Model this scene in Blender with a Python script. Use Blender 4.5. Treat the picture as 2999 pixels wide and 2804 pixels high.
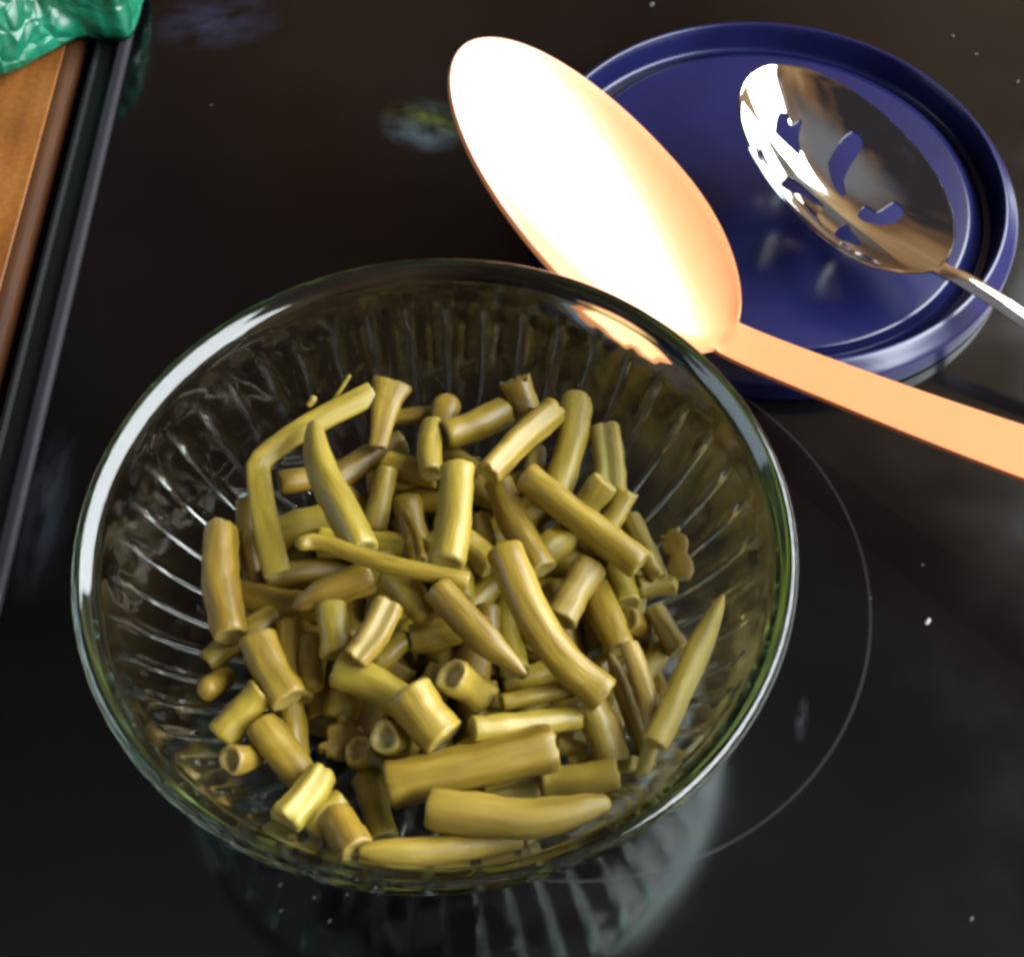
import bpy, bmesh, math, random, json
from mathutils import Vector, Matrix, noise
R = math.radians
scene = bpy.context.scene
for o in list(bpy.data.objects): bpy.data.objects.remove(o)
COL = scene.collection

# ------------------------------------------------------------------ camera
cd = bpy.data.cameras.new('camera'); cam = bpy.data.objects.new('camera', cd); COL.objects.link(cam)
cam.location = (0, 0, 0.360); cam.rotation_euler = (R(32.5), 0, 0)
cd.sensor_fit = 'HORIZONTAL'; cd.angle = R(42); cd.clip_start = 0.01; cd.clip_end = 50
scene.camera = cam
# ------------------------------------------------------------------ world: dim warm kitchen air
world = bpy.data.worlds.new('World'); scene.world = world; world.use_nodes = True
wn, wl = world.node_tree.nodes, world.node_tree.links
bg = wn['Background']
tc = wn.new('ShaderNodeTexCoord'); nz = wn.new('ShaderNodeTexNoise'); cr = wn.new('ShaderNodeValToRGB')
nz.inputs['Scale'].default_value = 1.9; nz.inputs['Detail'].default_value = 3
sx = wn.new('ShaderNodeSeparateXYZ'); ma = wn.new('ShaderNodeMath'); ma.operation = 'MULTIPLY_ADD'; ma.inputs[1].default_value = .30
wl.new(tc.outputs['Generated'], nz.inputs['Vector']); wl.new(tc.outputs['Generated'], sx.inputs[0])
wl.new(sx.outputs['X'], ma.inputs[0]); wl.new(nz.outputs['Fac'], ma.inputs[2]); wl.new(ma.outputs[0], cr.inputs['Fac'])
# the room is brighter towards the window side (+X) and dim brown away from it
cr.color_ramp.elements[0].position = .36; cr.color_ramp.elements[0].color = (.030, .026, .030, 1)
cr.color_ramp.elements[1].position = .80; cr.color_ramp.elements[1].color = (.56, .38, .20, 1)
e_ = cr.color_ramp.elements.new(.56); e_.color = (.21, .112, .052, 1)
# pale ceiling overhead
cm_ = wn.new('ShaderNodeMapRange'); cm_.inputs['From Min'].default_value = .80; cm_.inputs['From Max'].default_value = .96; wl.new(sx.outputs['Z'], cm_.inputs['Value'])
cx_ = wn.new('ShaderNodeMix'); cx_.data_type = 'RGBA'; cx_.inputs['B'].default_value = (.17, .175, .19, 1); wl.new(cm_.outputs['Result'], cx_.inputs['Factor']); wl.new(cr.outputs['Color'], cx_.inputs['A'])
wl.new(cx_.outputs['Result'], bg.inputs['Color']); bg.inputs['Strength'].default_value = 1.0
# ------------------------------------------------------------------ lamps: a window to the right behind the camera, an added weak fill at left
def area(name, loc, target, sx, sy, power, color):
    l = bpy.data.lights.new(name, 'AREA'); l.shape = 'RECTANGLE'; l.size = sx; l.size_y = sy; l.energy = power; l.color = color
    o = bpy.data.objects.new(name, l); COL.objects.link(o); o.location = loc
    o.rotation_euler = (Vector(target) - Vector(loc)).to_track_quat('-Z', 'Y').to_euler(); return o
area('window_light', (1.00, 0.28, 0.74), (0.0, 0.24, 0.03), 1.95, 0.78, 88, (.90, .96, 1.0))
area('left_fill_light', (-1.15, 0.28, 0.58), (-0.02, 0.2, 0.05), 0.6, 0.5, 4, (.70, .85, 1.0))  # cool fill added for the bowl's left rim
vs = scene.view_settings; vs.view_transform = 'Standard'; vs.look = 'None'; vs.exposure = 0; vs.gamma = 1; vs.use_curve_mapping = False
scene.render.filter_size = 3.4
try:
    scene.cycles.pixel_filter_type = 'BLACKMAN_HARRIS'; scene.cycles.filter_width = 3.4
    scene.cycles.max_bounces = 24; scene.cycles.transmission_bounces = 18; scene.cycles.glossy_bounces = 10; scene.cycles.sample_clamp_indirect = 6
except Exception: pass

# ------------------------------------------------------------------ helpers
def obj(name, verts, faces, mats, parent=None, smooth=True, mi=None):
    me = bpy.data.meshes.new(name); me.from_pydata([tuple(v) for v in verts], [], faces)
    if not isinstance(mats, (list, tuple)): mats = [mats]
    for m in mats: me.materials.append(m)
    if mi: me.polygons.foreach_set('material_index', mi)
    if smooth: me.polygons.foreach_set('use_smooth', [True] * len(me.polygons))
    me.update()
    o = bpy.data.objects.new(name, me); COL.objects.link(o)
    if parent: o.parent = parent
    return o
def empty(name, loc):
    o = bpy.data.objects.new(name, None); o.empty_display_size = .02; COL.objects.link(o); o.location = loc; return o
def tag(o, label=None, cat=None, group=None, kind=None):
    if label: o['label'] = label
    if cat: o['category'] = cat
    if group: o['group'] = group
    if kind: o['kind'] = kind
    return o
def recalc(o):
    bm = bmesh.new(); bm.from_mesh(o.data); bmesh.ops.recalc_face_normals(bm, faces=bm.faces); bm.to_mesh(o.data); bm.free()
def lathe(prof, n, disp=None, closed=False):
    V, F = [], []
    for (r, z) in prof:
        for k in range(n):
            a = 2 * math.pi * k / n; rr = r + (disp(a, z, r) if disp else 0)
            V.append((rr * math.cos(a), rr * math.sin(a), z))
    m = len(prof)
    for i in range(m - 1 + (1 if closed else 0)):
        for k in range(n):
            a, b = i * n + k, i * n + (k + 1) % n; c, d = ((i + 1) % m) * n + (k + 1) % n, ((i + 1) % m) * n + k
            F.append((a, b, c, d))
    return V, F
def box(x0, x1, y0, y1, z0, z1):
    v = [(x, y, z) for z in (z0, z1) for y in (y0, y1) for x in (x0, x1)]
    return v, [(0, 2, 3, 1), (4, 5, 7, 6), (0, 1, 5, 4), (2, 6, 7, 3), (0, 4, 6, 2), (1, 3, 7, 5)]
def mat(name, base=(.5, .5, .5), rough=.5, metal=0, ior=1.5, spec=.5, trans=0, sss=0, coat=0):
    m = bpy.data.materials.new(name); m.use_nodes = True; p = m.node_tree.nodes['Principled BSDF']
    p.inputs['Base Color'].default_value = (*base, 1); p.inputs['Roughness'].default_value = rough; p.inputs['Metallic'].default_value = metal
    p.inputs['IOR'].default_value = ior; p.inputs['Specular IOR Level'].default_value = spec; p.inputs['Transmission Weight'].default_value = trans
    if sss: p.inputs['Subsurface Weight'].default_value = sss; p.inputs['Subsurface Scale'].default_value = .003
    if coat: p.inputs['Coat Weight'].default_value = coat; p.inputs['Coat Roughness'].default_value = .08
    return m, m.node_tree.nodes, m.node_tree.links, p
def ramp(n, stops):
    r = n.new('ShaderNodeValToRGB'); e = r.color_ramp.elements
    while len(e) < len(stops): e.new(.5)
    for i, (p, c) in enumerate(stops): e[i].position = p; e[i].color = (*c, 1)
    return r
def nnoise(n, l, scale, detail=3, coord='Object', stretch=None):
    t = n.new('ShaderNodeTexCoord'); x = n.new('ShaderNodeTexNoise'); x.inputs['Scale'].default_value = scale; x.inputs['Detail'].default_value = detail
    if stretch:
        mp = n.new('ShaderNodeMapping'); mp.inputs['Scale'].default_value = stretch
        l.new(t.outputs[coord], mp.inputs['Vector']); l.new(mp.outputs['Vector'], x.inputs['Vector'])
    else: l.new(t.outputs[coord], x.inputs['Vector'])
    return x
def bump(n, l, p, src, strength, dist):
    b = n.new('ShaderNodeBump'); b.inputs['Strength'].default_value = strength; b.inputs['Distance'].default_value = dist
    l.new(src, b.inputs['Height']); l.new(b.outputs['Normal'], p.inputs['Normal'])

# ------------------------------------------------------------------ materials
M = {}
m, n, l, p = mat('black_ceramic_glass', (.004, .004, .005), .07, spec=.5); M['cook'] = m
x = nnoise(n, l, 26, 5); r = ramp(n, [(.40, (.085,) * 3), (.75, (.17,) * 3)]); l.new(x.outputs['Fac'], r.inputs['Fac']); l.new(r.outputs['Color'], p.inputs['Roughness'])
x2 = nnoise(n, l, 9, 6); r2 = ramp(n, [(.4, (.0012, .0012, .0016)), (.8, (.004, .004, .0045))]); l.new(x2.outputs['Fac'], r2.inputs['Fac']); l.new(r2.outputs['Color'], p.inputs['Base Color'])
m, n, l, p = mat('printed_grey', (.012, .011, .013), .2, spec=.5); M['ring'] = m
m, n, l, p = mat('trim_metal', (.055, .052, .062), .55, spec=.22); M['trim'] = m
x = nnoise(n, l, 60, 4, stretch=(1, .08, 1)); r = ramp(n, [(.3, (.012, .011, .014)), (.75, (.034, .032, .039))]); l.new(x.outputs['Fac'], r.inputs['Fac']); l.new(r.outputs['Color'], p.inputs['Base Color'])
m, n, l, p = mat('frame_black', (.004, .005, .005), .5, spec=.2); M['frame'] = m
m, n, l, p = mat('orange_wood', (.5, .22, .06), .4); M['wood'] = m
x = nnoise(n, l, 38, 6, stretch=(2.2, .35, 1)); r = ramp(n, [(.28, (.10, .031, .006)), (.5, (.19, .066, .012)), (.72, (.26, .105, .023))]); l.new(x.outputs['Fac'], r.inputs['Fac'])
x3 = nnoise(n, l, 420, 3); mx = n.new('ShaderNodeMix'); mx.data_type = 'RGBA'; mx.blend_type = 'OVERLAY'; mx.inputs['Factor'].default_value = .35
l.new(r.outputs['Color'], mx.inputs['A']); l.new(x3.outputs['Fac'], mx.inputs['B']); l.new(mx.outputs['Result'], p.inputs['Base Color']); bump(n, l, p, x3.outputs['Fac'], .25, .0006)
m, n, l, p = mat('dark_wood_edge', (.07, .024, .006), .6, spec=.2); M['band'] = m
x = nnoise(n, l, 60, 5, stretch=(2, .3, 1)); r = ramp(n, [(.3, (.030, .010, .003)), (.7, (.060, .022, .006))]); l.new(x.outputs['Fac'], r.inputs['Fac']); l.new(r.outputs['Color'], p.inputs['Base Color'])
m, n, l, p = mat('bowl_glass', (.97, 1, .985), .012, ior=1.5, trans=1); M['glass'] = m
va = n.new('ShaderNodeVolumeAbsorption'); va.inputs['Color'].default_value = (.80, .92, .89, 1); va.inputs['Density'].default_value = 4
l.new(va.outputs['Volume'], n['Material Output'].inputs['Volume'])
m2 = m.copy(); m2.name = 'bowl_rim_glass'; m2.node_tree.nodes['Principled BSDF'].inputs['Roughness'].default_value = .07; M['rim'] = m2
m, n, l, p = mat('blue_plastic', (.022, .026, .20), .24, spec=.5); M['lid'] = m
x = nnoise(n, l, 700, 2); bump(n, l, p, x.outputs['Fac'], .06, .0004)
x = nnoise(n, l, 30, 4); r = ramp(n, [(.3, (.0055, .0065, .040)), (.7, (.008, .010, .060))]); l.new(x.outputs['Fac'], r.inputs['Fac']); l.new(r.outputs['Color'], p.inputs['Base Color'])
m, n, l, p = mat('peach_plastic', (.73, .282, .115), .27, spec=1.0, sss=.15); M['peach'] = m
p.inputs['Subsurface Radius'].default_value = (1, .5, .2)
x = nnoise(n, l, 500, 3); bump(n, l, p, x.outputs['Fac'], .05, .0004)
m, n, l, p = mat('polished_steel', (.86, .85, .82), .07, metal=1); M['steel'] = m
x = nnoise(n, l, 90, 5); r = ramp(n, [(.4, (.05,) * 3), (.75, (.13,) * 3)]); l.new(x.outputs['Fac'], r.inputs['Fac']); l.new(r.outputs['Color'], p.inputs['Roughness'])
m, n, l, p = mat('green_film', (.012, .40, .22), .32, spec=.5); M['bag'] = m
x = nnoise(n, l, 60, 5); r = ramp(n, [(.3, (.002, .06, .026)), (.55, (.005, .14, .075)), (.8, (.017, .22, .135))]); l.new(x.outputs['Fac'], r.inputs['Fac']); l.new(r.outputs['Color'], p.inputs['Base Color'])
p.inputs['Subsurface Weight'].default_value = .2; p.inputs['Subsurface Scale'].default_value = .006
tq = n.new('ShaderNodeTexCoord'); nq = n.new('ShaderNodeTexNoise'); nq.inputs['Scale'].default_value = 30; mq = n.new('ShaderNodeMix'); mq.data_type = 'VECTOR'; mq.inputs['Factor'].default_value = .06
l.new(tq.outputs['Object'], nq.inputs['Vector']); l.new(tq.outputs['Object'], mq.inputs['A']); l.new(nq.outputs['Color'], mq.inputs['B'])
vo = n.new('ShaderNodeTexVoronoi'); vo.feature = 'DISTANCE_TO_EDGE'; vo.inputs['Scale'].default_value = 75; l.new(mq.outputs['Result'], vo.inputs['Vector']); bump(n, l, p, vo.outputs['Distance'], .9, .004)
m, n, l, p = mat('crumb_white', (.30, .29, .25), .8); M['crumb'] = m
m, n, l, p = mat('crumb_grey', (.055, .055, .05), .8, spec=.2); M['crumb_grey'] = m

def bean_mat(name, a, b_, c, rough):
    m, n, l, p = mat(name, b_, rough, spec=.5, sss=.35); p.inputs['Subsurface Radius'].default_value = (1, .6, .15)
    oi = n.new('ShaderNodeObjectInfo')
    av = n.new('ShaderNodeAttribute'); av.attribute_name = 'pod'
    x = n.new('ShaderNodeTexNoise'); x.inputs['Scale'].default_value = 1.7; x.inputs['Detail'].default_value = 6; x.inputs['Roughness'].default_value = .5; l.new(av.outputs['Vector'], x.inputs['Vector'])
    r = ramp(n, [(.25, a), (.5, b_), (.8, c)])
    ad = n.new('ShaderNodeMath'); ad.operation = 'MULTIPLY_ADD'; ad.inputs[1].default_value = .22; l.new(oi.outputs['Random'], ad.inputs[0])
    sb = n.new('ShaderNodeMath'); sb.operation = 'SUBTRACT'; sb.inputs[1].default_value = .11
    l.new(x.outputs['Fac'], ad.inputs[2]); l.new(ad.outputs[0], sb.inputs[0]); l.new(sb.outputs[0], r.inputs['Fac'])
    pale = n.new('ShaderNodeMix'); pale.data_type = 'RGBA'; pale.inputs['B'].default_value = (.38, .285, .060, 1)
    sep = n.new('ShaderNodeSeparateColor'); l.new(oi.outputs['Color'], sep.inputs['Color'])
    l.new(sep.outputs['Red'], pale.inputs['Factor']); l.new(r.outputs['Color'], pale.inputs['A'])
    # brown blemishes of the cooked skin
    x2 = nnoise(n, l, 420, 3); r2 = ramp(n, [(.66, (0, 0, 0)), (.76, (1, 1, 1))]); l.new(x2.outputs['Fac'], r2.inputs['Fac'])
    mb = n.new('ShaderNodeMix'); mb.data_type = 'RGBA'; mb.inputs['B'].default_value = (.11, .055, .010, 1)
    mu = n.new('ShaderNodeMath'); mu.operation = 'MULTIPLY'; mu.inputs[1].default_value = .5; l.new(r2.outputs['Color'], mu.inputs[0]); l.new(mu.outputs[0], mb.inputs['Factor'])
    l.new(pale.outputs['Result'], mb.inputs['A']); hs = n.new('ShaderNodeHueSaturation'); mr1 = n.new('ShaderNodeMapRange'); mr1.inputs['To Min'].default_value = .494; mr1.inputs['To Max'].default_value = .513; l.new(oi.outputs['Random'], mr1.inputs['Value']); l.new(mr1.outputs['Result'], hs.inputs['Hue'])
    wnz = n.new('ShaderNodeTexWhiteNoise'); wnz.noise_dimensions = '1D'; l.new(oi.outputs['Random'], wnz.inputs['W']); mr2 = n.new('ShaderNodeMapRange'); mr2.inputs['To Min'].default_value = .82; mr2.inputs['To Max'].default_value = 1.12; l.new(wnz.outputs['Value'], mr2.inputs['Value']); l.new(mr2.outputs['Result'], hs.inputs['Value'])
    l.new(mb.outputs['Result'], hs.inputs['Color']); l.new(hs.outputs['Color'], p.inputs['Base Color'])
    x4 = n.new('ShaderNodeTexNoise'); x4.inputs['Scale'].default_value = 5; x4.inputs['Detail'].default_value = 5; l.new(av.outputs['Vector'], x4.inputs['Vector']); bump(n, l, p, x4.outputs['Fac'], .22, .0009)
    return m
M['bean'] = bean_mat('bean_skin', (.145, .090, .0075), (.235, .157, .013), (.325, .230, .029), .42)
M['flesh'] = bean_mat('bean_flesh', (.17, .125, .022), (.26, .195, .042), (.34, .27, .08), .5)

# ------------------------------------------------------------------ setting: cooktop, frame, countertop
v, f = box(-.1535, .60, -.35, 1.0, -.006, 0)
cook = tag(obj('cooktop', v, f, M['cook'], smooth=False), 'glossy black glass cooktop under the bowl', kind='structure')
# printed burner ring
RB = .0914
prof = [(RB - .0005, .0002), (RB + .0005, .0002)]
v, f = lathe(prof, 160); o = obj('burner_ring', v, f, M['ring'], cook); o.location = (.017, .1923, 0)
# raised metal edge strip of the stove
def strip(name, prof, m, parent, y0=-.35, y1=1.0):
    V = [(x, y0, z) for x, z in prof] + [(x, y1, z) for x, z in prof]; k = len(prof)
    F = [(i, (i + 1) % k, k + (i + 1) % k, k + i) for i in range(k)] + [tuple(range(k))[::-1], tuple(range(k, 2 * k))]
    o = obj(name, V, F, m, parent, smooth=False); recalc(o)
    bv = o.modifiers.new('bevel', 'BEVEL'); bv.width = .0007; bv.segments = 3; bv.limit_method = 'ANGLE'
    return o
strip('edge_trim', [(-.1537, -.006), (-.1537, .0012), (-.1550, .0024), (-.1578, .0024), (-.1590, .0010), (-.1590, -.006)], M['trim'], cook)
strip('side_frame', [(-.1592, -.02), (-.1592, -.0012), (-.1665, -.0016), (-.1672, -.0002), (-.1690, -.0006), (-.1695, -.02)], M['frame'], cook)
strip('lower_frame', [(-.30, -.05), (-.30, -.021), (.60, -.021), (.60, -.05)], M['frame'], cook)
ct = tag(strip('countertop', [(-.70, -.0195), (-.70, .0002), (-.1802, .0002), (-.1802, -.0195)], M['wood'], None), 'orange brown wooden countertop beside the stove', kind='structure')

strip('edge_band', [(-.1800, -.0195), (-.1800, 0), (-.1775, -.0004), (-.1752, -.0024), (-.1742, -.007), (-.1742, -.0195)], M['band'], ct)
# reflections painted as soft patches on the glass, plus one scratch
def reflection_scratch_patch(name, loc, rx, ry, rot, colors, dens, seed):
    m, n, l, p = mat(name + '_patch', colors[0], .5)
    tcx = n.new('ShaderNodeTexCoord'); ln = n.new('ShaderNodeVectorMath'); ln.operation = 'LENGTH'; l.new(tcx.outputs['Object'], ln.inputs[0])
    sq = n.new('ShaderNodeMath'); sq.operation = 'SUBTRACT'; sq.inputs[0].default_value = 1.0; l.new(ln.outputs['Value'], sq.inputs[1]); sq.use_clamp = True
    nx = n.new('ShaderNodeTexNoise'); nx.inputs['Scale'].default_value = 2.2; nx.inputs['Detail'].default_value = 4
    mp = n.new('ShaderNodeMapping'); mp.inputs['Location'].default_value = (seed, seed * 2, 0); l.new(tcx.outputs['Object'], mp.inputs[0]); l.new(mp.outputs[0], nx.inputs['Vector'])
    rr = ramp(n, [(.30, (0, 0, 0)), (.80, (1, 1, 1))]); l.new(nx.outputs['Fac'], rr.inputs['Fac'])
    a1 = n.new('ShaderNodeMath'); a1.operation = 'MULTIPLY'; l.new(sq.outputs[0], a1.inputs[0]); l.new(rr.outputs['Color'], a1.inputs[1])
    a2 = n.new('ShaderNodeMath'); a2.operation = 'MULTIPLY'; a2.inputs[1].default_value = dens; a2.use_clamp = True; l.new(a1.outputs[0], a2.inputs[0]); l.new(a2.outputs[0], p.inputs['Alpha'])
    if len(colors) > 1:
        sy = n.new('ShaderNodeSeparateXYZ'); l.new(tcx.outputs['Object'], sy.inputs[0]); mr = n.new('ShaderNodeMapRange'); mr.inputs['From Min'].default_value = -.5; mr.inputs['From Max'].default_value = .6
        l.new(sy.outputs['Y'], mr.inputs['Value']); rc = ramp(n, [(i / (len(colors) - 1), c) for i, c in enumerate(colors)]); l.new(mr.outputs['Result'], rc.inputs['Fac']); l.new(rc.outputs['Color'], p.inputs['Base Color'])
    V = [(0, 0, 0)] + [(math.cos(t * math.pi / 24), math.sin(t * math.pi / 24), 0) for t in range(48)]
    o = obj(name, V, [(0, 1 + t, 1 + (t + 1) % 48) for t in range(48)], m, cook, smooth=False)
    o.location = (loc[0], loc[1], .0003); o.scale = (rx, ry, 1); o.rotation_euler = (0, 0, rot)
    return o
reflection_scratch_patch('painted_reflection', (-.033, .391), .020, .016, R(-20), [(.16, .22, .27), (.10, .15, .13), (.13, .17, .02), (.07, .10, .09)], .55, 1.3)  # blurred reflection of an unseen object, painted in colour and alpha
reflection_scratch_patch('painted_bluish_reflection', (-.122, .452), .030, .020, R(5), [(.05, .06, .12)], .5, 4.1)  # bluish reflection painted as a translucent patch
reflection_scratch_patch('painted_bluish_reflection', (-.147, .216), .010, .035, R(0), [(.08, .10, .13)], .45, 7.7)  # hazy reflection of the bowl painted onto the glass
reflection_scratch_patch('scratch', (.083, .147), .0022, .008, R(-14), [(.10, .10, .12)], .3, 2.5)

# ------------------------------------------------------------------ glass bowl
BC = (-.019, .169)
NF = 46; half = math.pi / NF
def flute(a, z, r):
    if z < .0085 or z > .0625: return 0
    ph = ((a + half) % (2 * half)) - half
    t = (ph / half) ** 2
    if z > .0545: t += ((z - .0545) / .0065) ** 2
    if z < .014: t += ((.014 - z) / .006) ** 2
    d_ = max(0, 1 - t)
    fade = min(1, max(0, (.0575 - z) / .006)) * min(1, max(0, (z - .009) / .005))
    return -.0004 * d_ + .00115 * fade * math.exp(-((1 - abs(ph) / half) / .17) ** 2)
outer = [(.0005, .0022), (.028, .0022), (.0305, .0016), (.032, .0003), (.0345, 0), (.0365, .0006), (.0385, .003)]
ctrl = [(.0385, .003), (.048, .0085), (.0605, .0175), (.0705, .0285), (.0778, .040), (.0832, .0505), (.0868, .0600), (.0885, .0645)]
def cat(pts, k):
    out = []
    q = [pts[0]] + list(pts) + [pts[-1]]
    for i in range(1, len(q) - 2):
        for s in range(k):
            t = s / k; o_ = []
            for d in range(len(pts[0])):
                a, b, c, e = q[i-1][d], q[i][d], q[i+1][d], q[i+2][d]
                o_.append(.5 * (2*b + (c-a)*t + (2*a-5*b+4*c-e)*t*t + (3*b-a-3*c+e)*t*t*t))
            out.append(tuple(o_))
    out.append(tuple(pts[-1])); return out
outer += cat(ctrl, 6)[1:]
rim = cat([(.0885, .0645), (.0898, .0668), (.0905, .0688), (.0903, .0702), (.0895, .0714), (.0882, .0719), (.0868, .0708), (.0852, .0693), (.0843, .0678)], 4)[1:]
inner = cat([(.0843, .0678), (.0820, .060), (.0785, .050), (.0735, .040), (.0665, .030), (.0565, .020), (.043, .012), (.030, .0085), (.0005, .0075)], 4)[1:]
v, f = lathe(outer + rim + inner, NF * 18, flute); rim0 = len(outer); rim1 = len(outer) + len(rim) - 1
k = NF * 18; nrow = len(outer + rim + inner)
f += [tuple(range(k))[::-1], tuple(range((nrow - 1) * k, nrow * k))]
bowl = obj('glass_bowl', v, f, [M['glass'], M['rim']], mi=[1 if rim0 * k <= i < rim1 * k else 0 for i in range(len(f))]); recalc(bowl); bowl.location = (BC[0], BC[1], .0003)
tag(bowl, 'clear fluted glass bowl holding the green beans on the black cooktop', 'bowl')

# ------------------------------------------------------------------ blue lid
lp = [(.0005, .0040), (.070, .0040), (.0725, .0040), (.0765, .0070), (.0005, .0070)]
prof = [(.0005, .0072), (.050, .0070), (.0735, .0070), (.0752, .0066), (.0762, .0052), (.0775, .0034), (.0790, .0028), (.0820, .0030), (.0832, .0044), (.0840, .0095), (.0845, .0128), (.0851, .0138), (.0860, .0137), (.0870, .0128), (.0890, .0106), (.0908, .0086), (.0914, .0070), (.0916, .0014), (.0914, .0006), (.0900, .0006), (.0898, .0066), (.0872, .0098), (.0857, .0112), (.0852, .0090), (.0846, .0028), (.0836, .0010), (.0780, .0008), (.0760, .0016), (.0745, .0045), (.0005, .0048)]
prof = cat(prof, 3)
v, f = lathe(prof, 160); nr = len(prof)
f += [tuple(range(160))[::-1], tuple(range((nr - 1) * 160, nr * 160))]
lid = obj('storage_cover', v, f, M['lid']); recalc(lid); lid.location = (.0930, .3495, .0002); lid.scale = (.975, .98, 1)
tag(lid, 'round dark blue plastic lid lying flat under the two spoons', 'lid')

# ------------------------------------------------------------------ spoons: lofted sheet along a centre line
def make_spoon(name, T, N, hpts, hw, bw, depth, thick, material, label, roll=0, hsag=0, kb=1.0, asym=.45, pl=.75, px=2.4, tipx=2.1, skew=.9, hprof=None, nv=20, cutter=None):
    T, N = Vector(T), Vector(N); a = (N - T); L = a.length; a.normalize()
    b = a.cross(Vector((0, 0, 1))).normalized(); b = Matrix.Rotation(roll, 3, a) @ b; nn = b.cross(a).normalized()
    if nn.z < 0: nn = -nn
    rows = []
    NB = 46
    for i in range(NB + 1):
        u = (1 - math.cos(math.pi * (i / NB) * .93)) / (1 - math.cos(math.pi * .93))      # tip 0 -> neck 1
        xx = (u - asym) / asym if u < asym else (u - asym) / (1 - asym)
        w = bw * max(0.0, 1 - abs(xx) ** (tipx if xx < 0 else 2.2)) ** (.5 if xx < 0 else .56)
        nk = hw[0]; w = max(w, nk * max(0, (u - .80) / .20) ** .8) if u > .8 else w
        dp = depth * max(0.0, math.sin(math.pi * min(1, u ** skew))) ** pl if 0 < u < 1 else 0
        c = T + a * (L * u)
        rows.append((c, b, nn, max(w, .0004), dp))
    pts = [tuple(T + a * L * .9), tuple(N)] + [tuple(q) for q in hpts]
    cl = cat(pts, 14)[14:]
    for i, q in enumerate(cl):
        if i == 0: continue
        q = Vector(q); q0 = Vector(cl[i-1]); q1 = Vector(cl[min(i + 1, len(cl) - 1)])
        t = (q1 - q0).normalized(); s = i / (len(cl) - 1)
        bb = (b - t * b.dot(t)).normalized(); n2 = bb.cross(t).normalized(); n2 = -n2 if n2.z < 0 else n2
        w = hw[0] + (hw[1] - hw[0]) * s if hprof is None else hprof(s)
        rows.append((q, bb, n2, w, hsag * min(1, s * 3)))
    V = []
    for (c, bb, n2, w, dp) in rows:
        for j in range(nv + 1):
            vv = -1 + 2 * j / nv; vv = math.copysign(abs(vv) ** .9, vv)
            V.append(c + bb * (w * vv) - n2 * (dp * (1 - abs(vv) ** px)))
    F = lambda i0, i1: [(i * (nv+1) + j, i * (nv+1) + j + 1, (i+1) * (nv+1) + j + 1, (i+1) * (nv+1) + j) for i in range(i0, i1) for j in range(nv)]
    root = empty(name, (N.x, N.y, 0)); tag(root, label, 'spoon')
    whole = obj(name + '_sheet', [q - root.location for q in V], F(0, len(rows) - 1), material, root)
    so = whole.modifiers.new('solidify', 'SOLIDIFY'); so.thickness = thick; so.offset = 0; so.use_even_offset = False
    bv = whole.modifiers.new('bevel', 'BEVEL'); bv.width = thick * .42; bv.segments = 3; bv.limit_method = 'ANGLE'; bv.angle_limit = R(50)
    if cutter:
        co = cutter(T, a, b, nn, root); bo = whole.modifiers.new('bool', 'BOOLEAN'); bo.object = co; bo.operation = 'DIFFERENCE'; bo.solver = 'EXACT'
    dg = bpy.context.evaluated_depsgraph_get(); dg.update()
    me = bpy.data.meshes.new_from_object(whole.evaluated_get(dg)); bpy.data.objects.remove(whole)
    if cutter:
        cm = co.data; bpy.data.objects.remove(co); bpy.data.meshes.remove(cm)
        sharp = cutsharp(me)
    pc = rows[NB + 4][0] - root.location; pt = (rows[NB + 6][0] - rows[NB + 2][0]).normalized()
    cn = [tuple(x_.vector) for x_ in me.corner_normals]
    parts = []
    for pn, side in (('bowl', 0), ('handle', 1)):
        idx, vs_, fs, nr_ = {}, [], [], []
        for pg in me.polygons:
            if ((pg.center - pc).dot(pt) > 0) != bool(side): continue
            g = []
            for li in pg.loop_indices:
                vi = me.loops[li].vertex_index
                if vi not in idx: idx[vi] = len(vs_); vs_.append(me.vertices[vi].co.copy())
                g.append(idx[vi]); nr_.append(cn[li])
            fs.append(tuple(g))
        o = obj(pn, vs_, fs, material, root); o.data.normals_split_custom_set(nr_); parts.append(o)
    return root, parts, (T, a, b, nn, L)
def cutsharp(me):
    # hole walls stay crisp: mark edges steeper than 40 degrees sharp
    bm = bmesh.new(); bm.from_mesh(me)
    for e in bm.edges:
        if len(e.link_faces) == 2 and e.calc_face_angle(0) > R(40): e.smooth = False
    bm.to_mesh(me); bm.free(); me.update()
def asym_exp(x): return math.log(.5) / math.log(x)

make_spoon('serving_spoon', (-.0155, .3405, .0790), (.0705, .2710, .0190), [(.1098, .2415, .028), (.1470, .2140, .0385), (.205, .172, .056)],
           (.0072, .0105), .0318, .0085, .0018, M['peach'], 'large peach orange plastic serving spoon between the glass bowl and blue lid', roll=R(0), asym=.57, pl=.62, px=2.5, tipx=2.1, skew=1.7)

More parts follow.
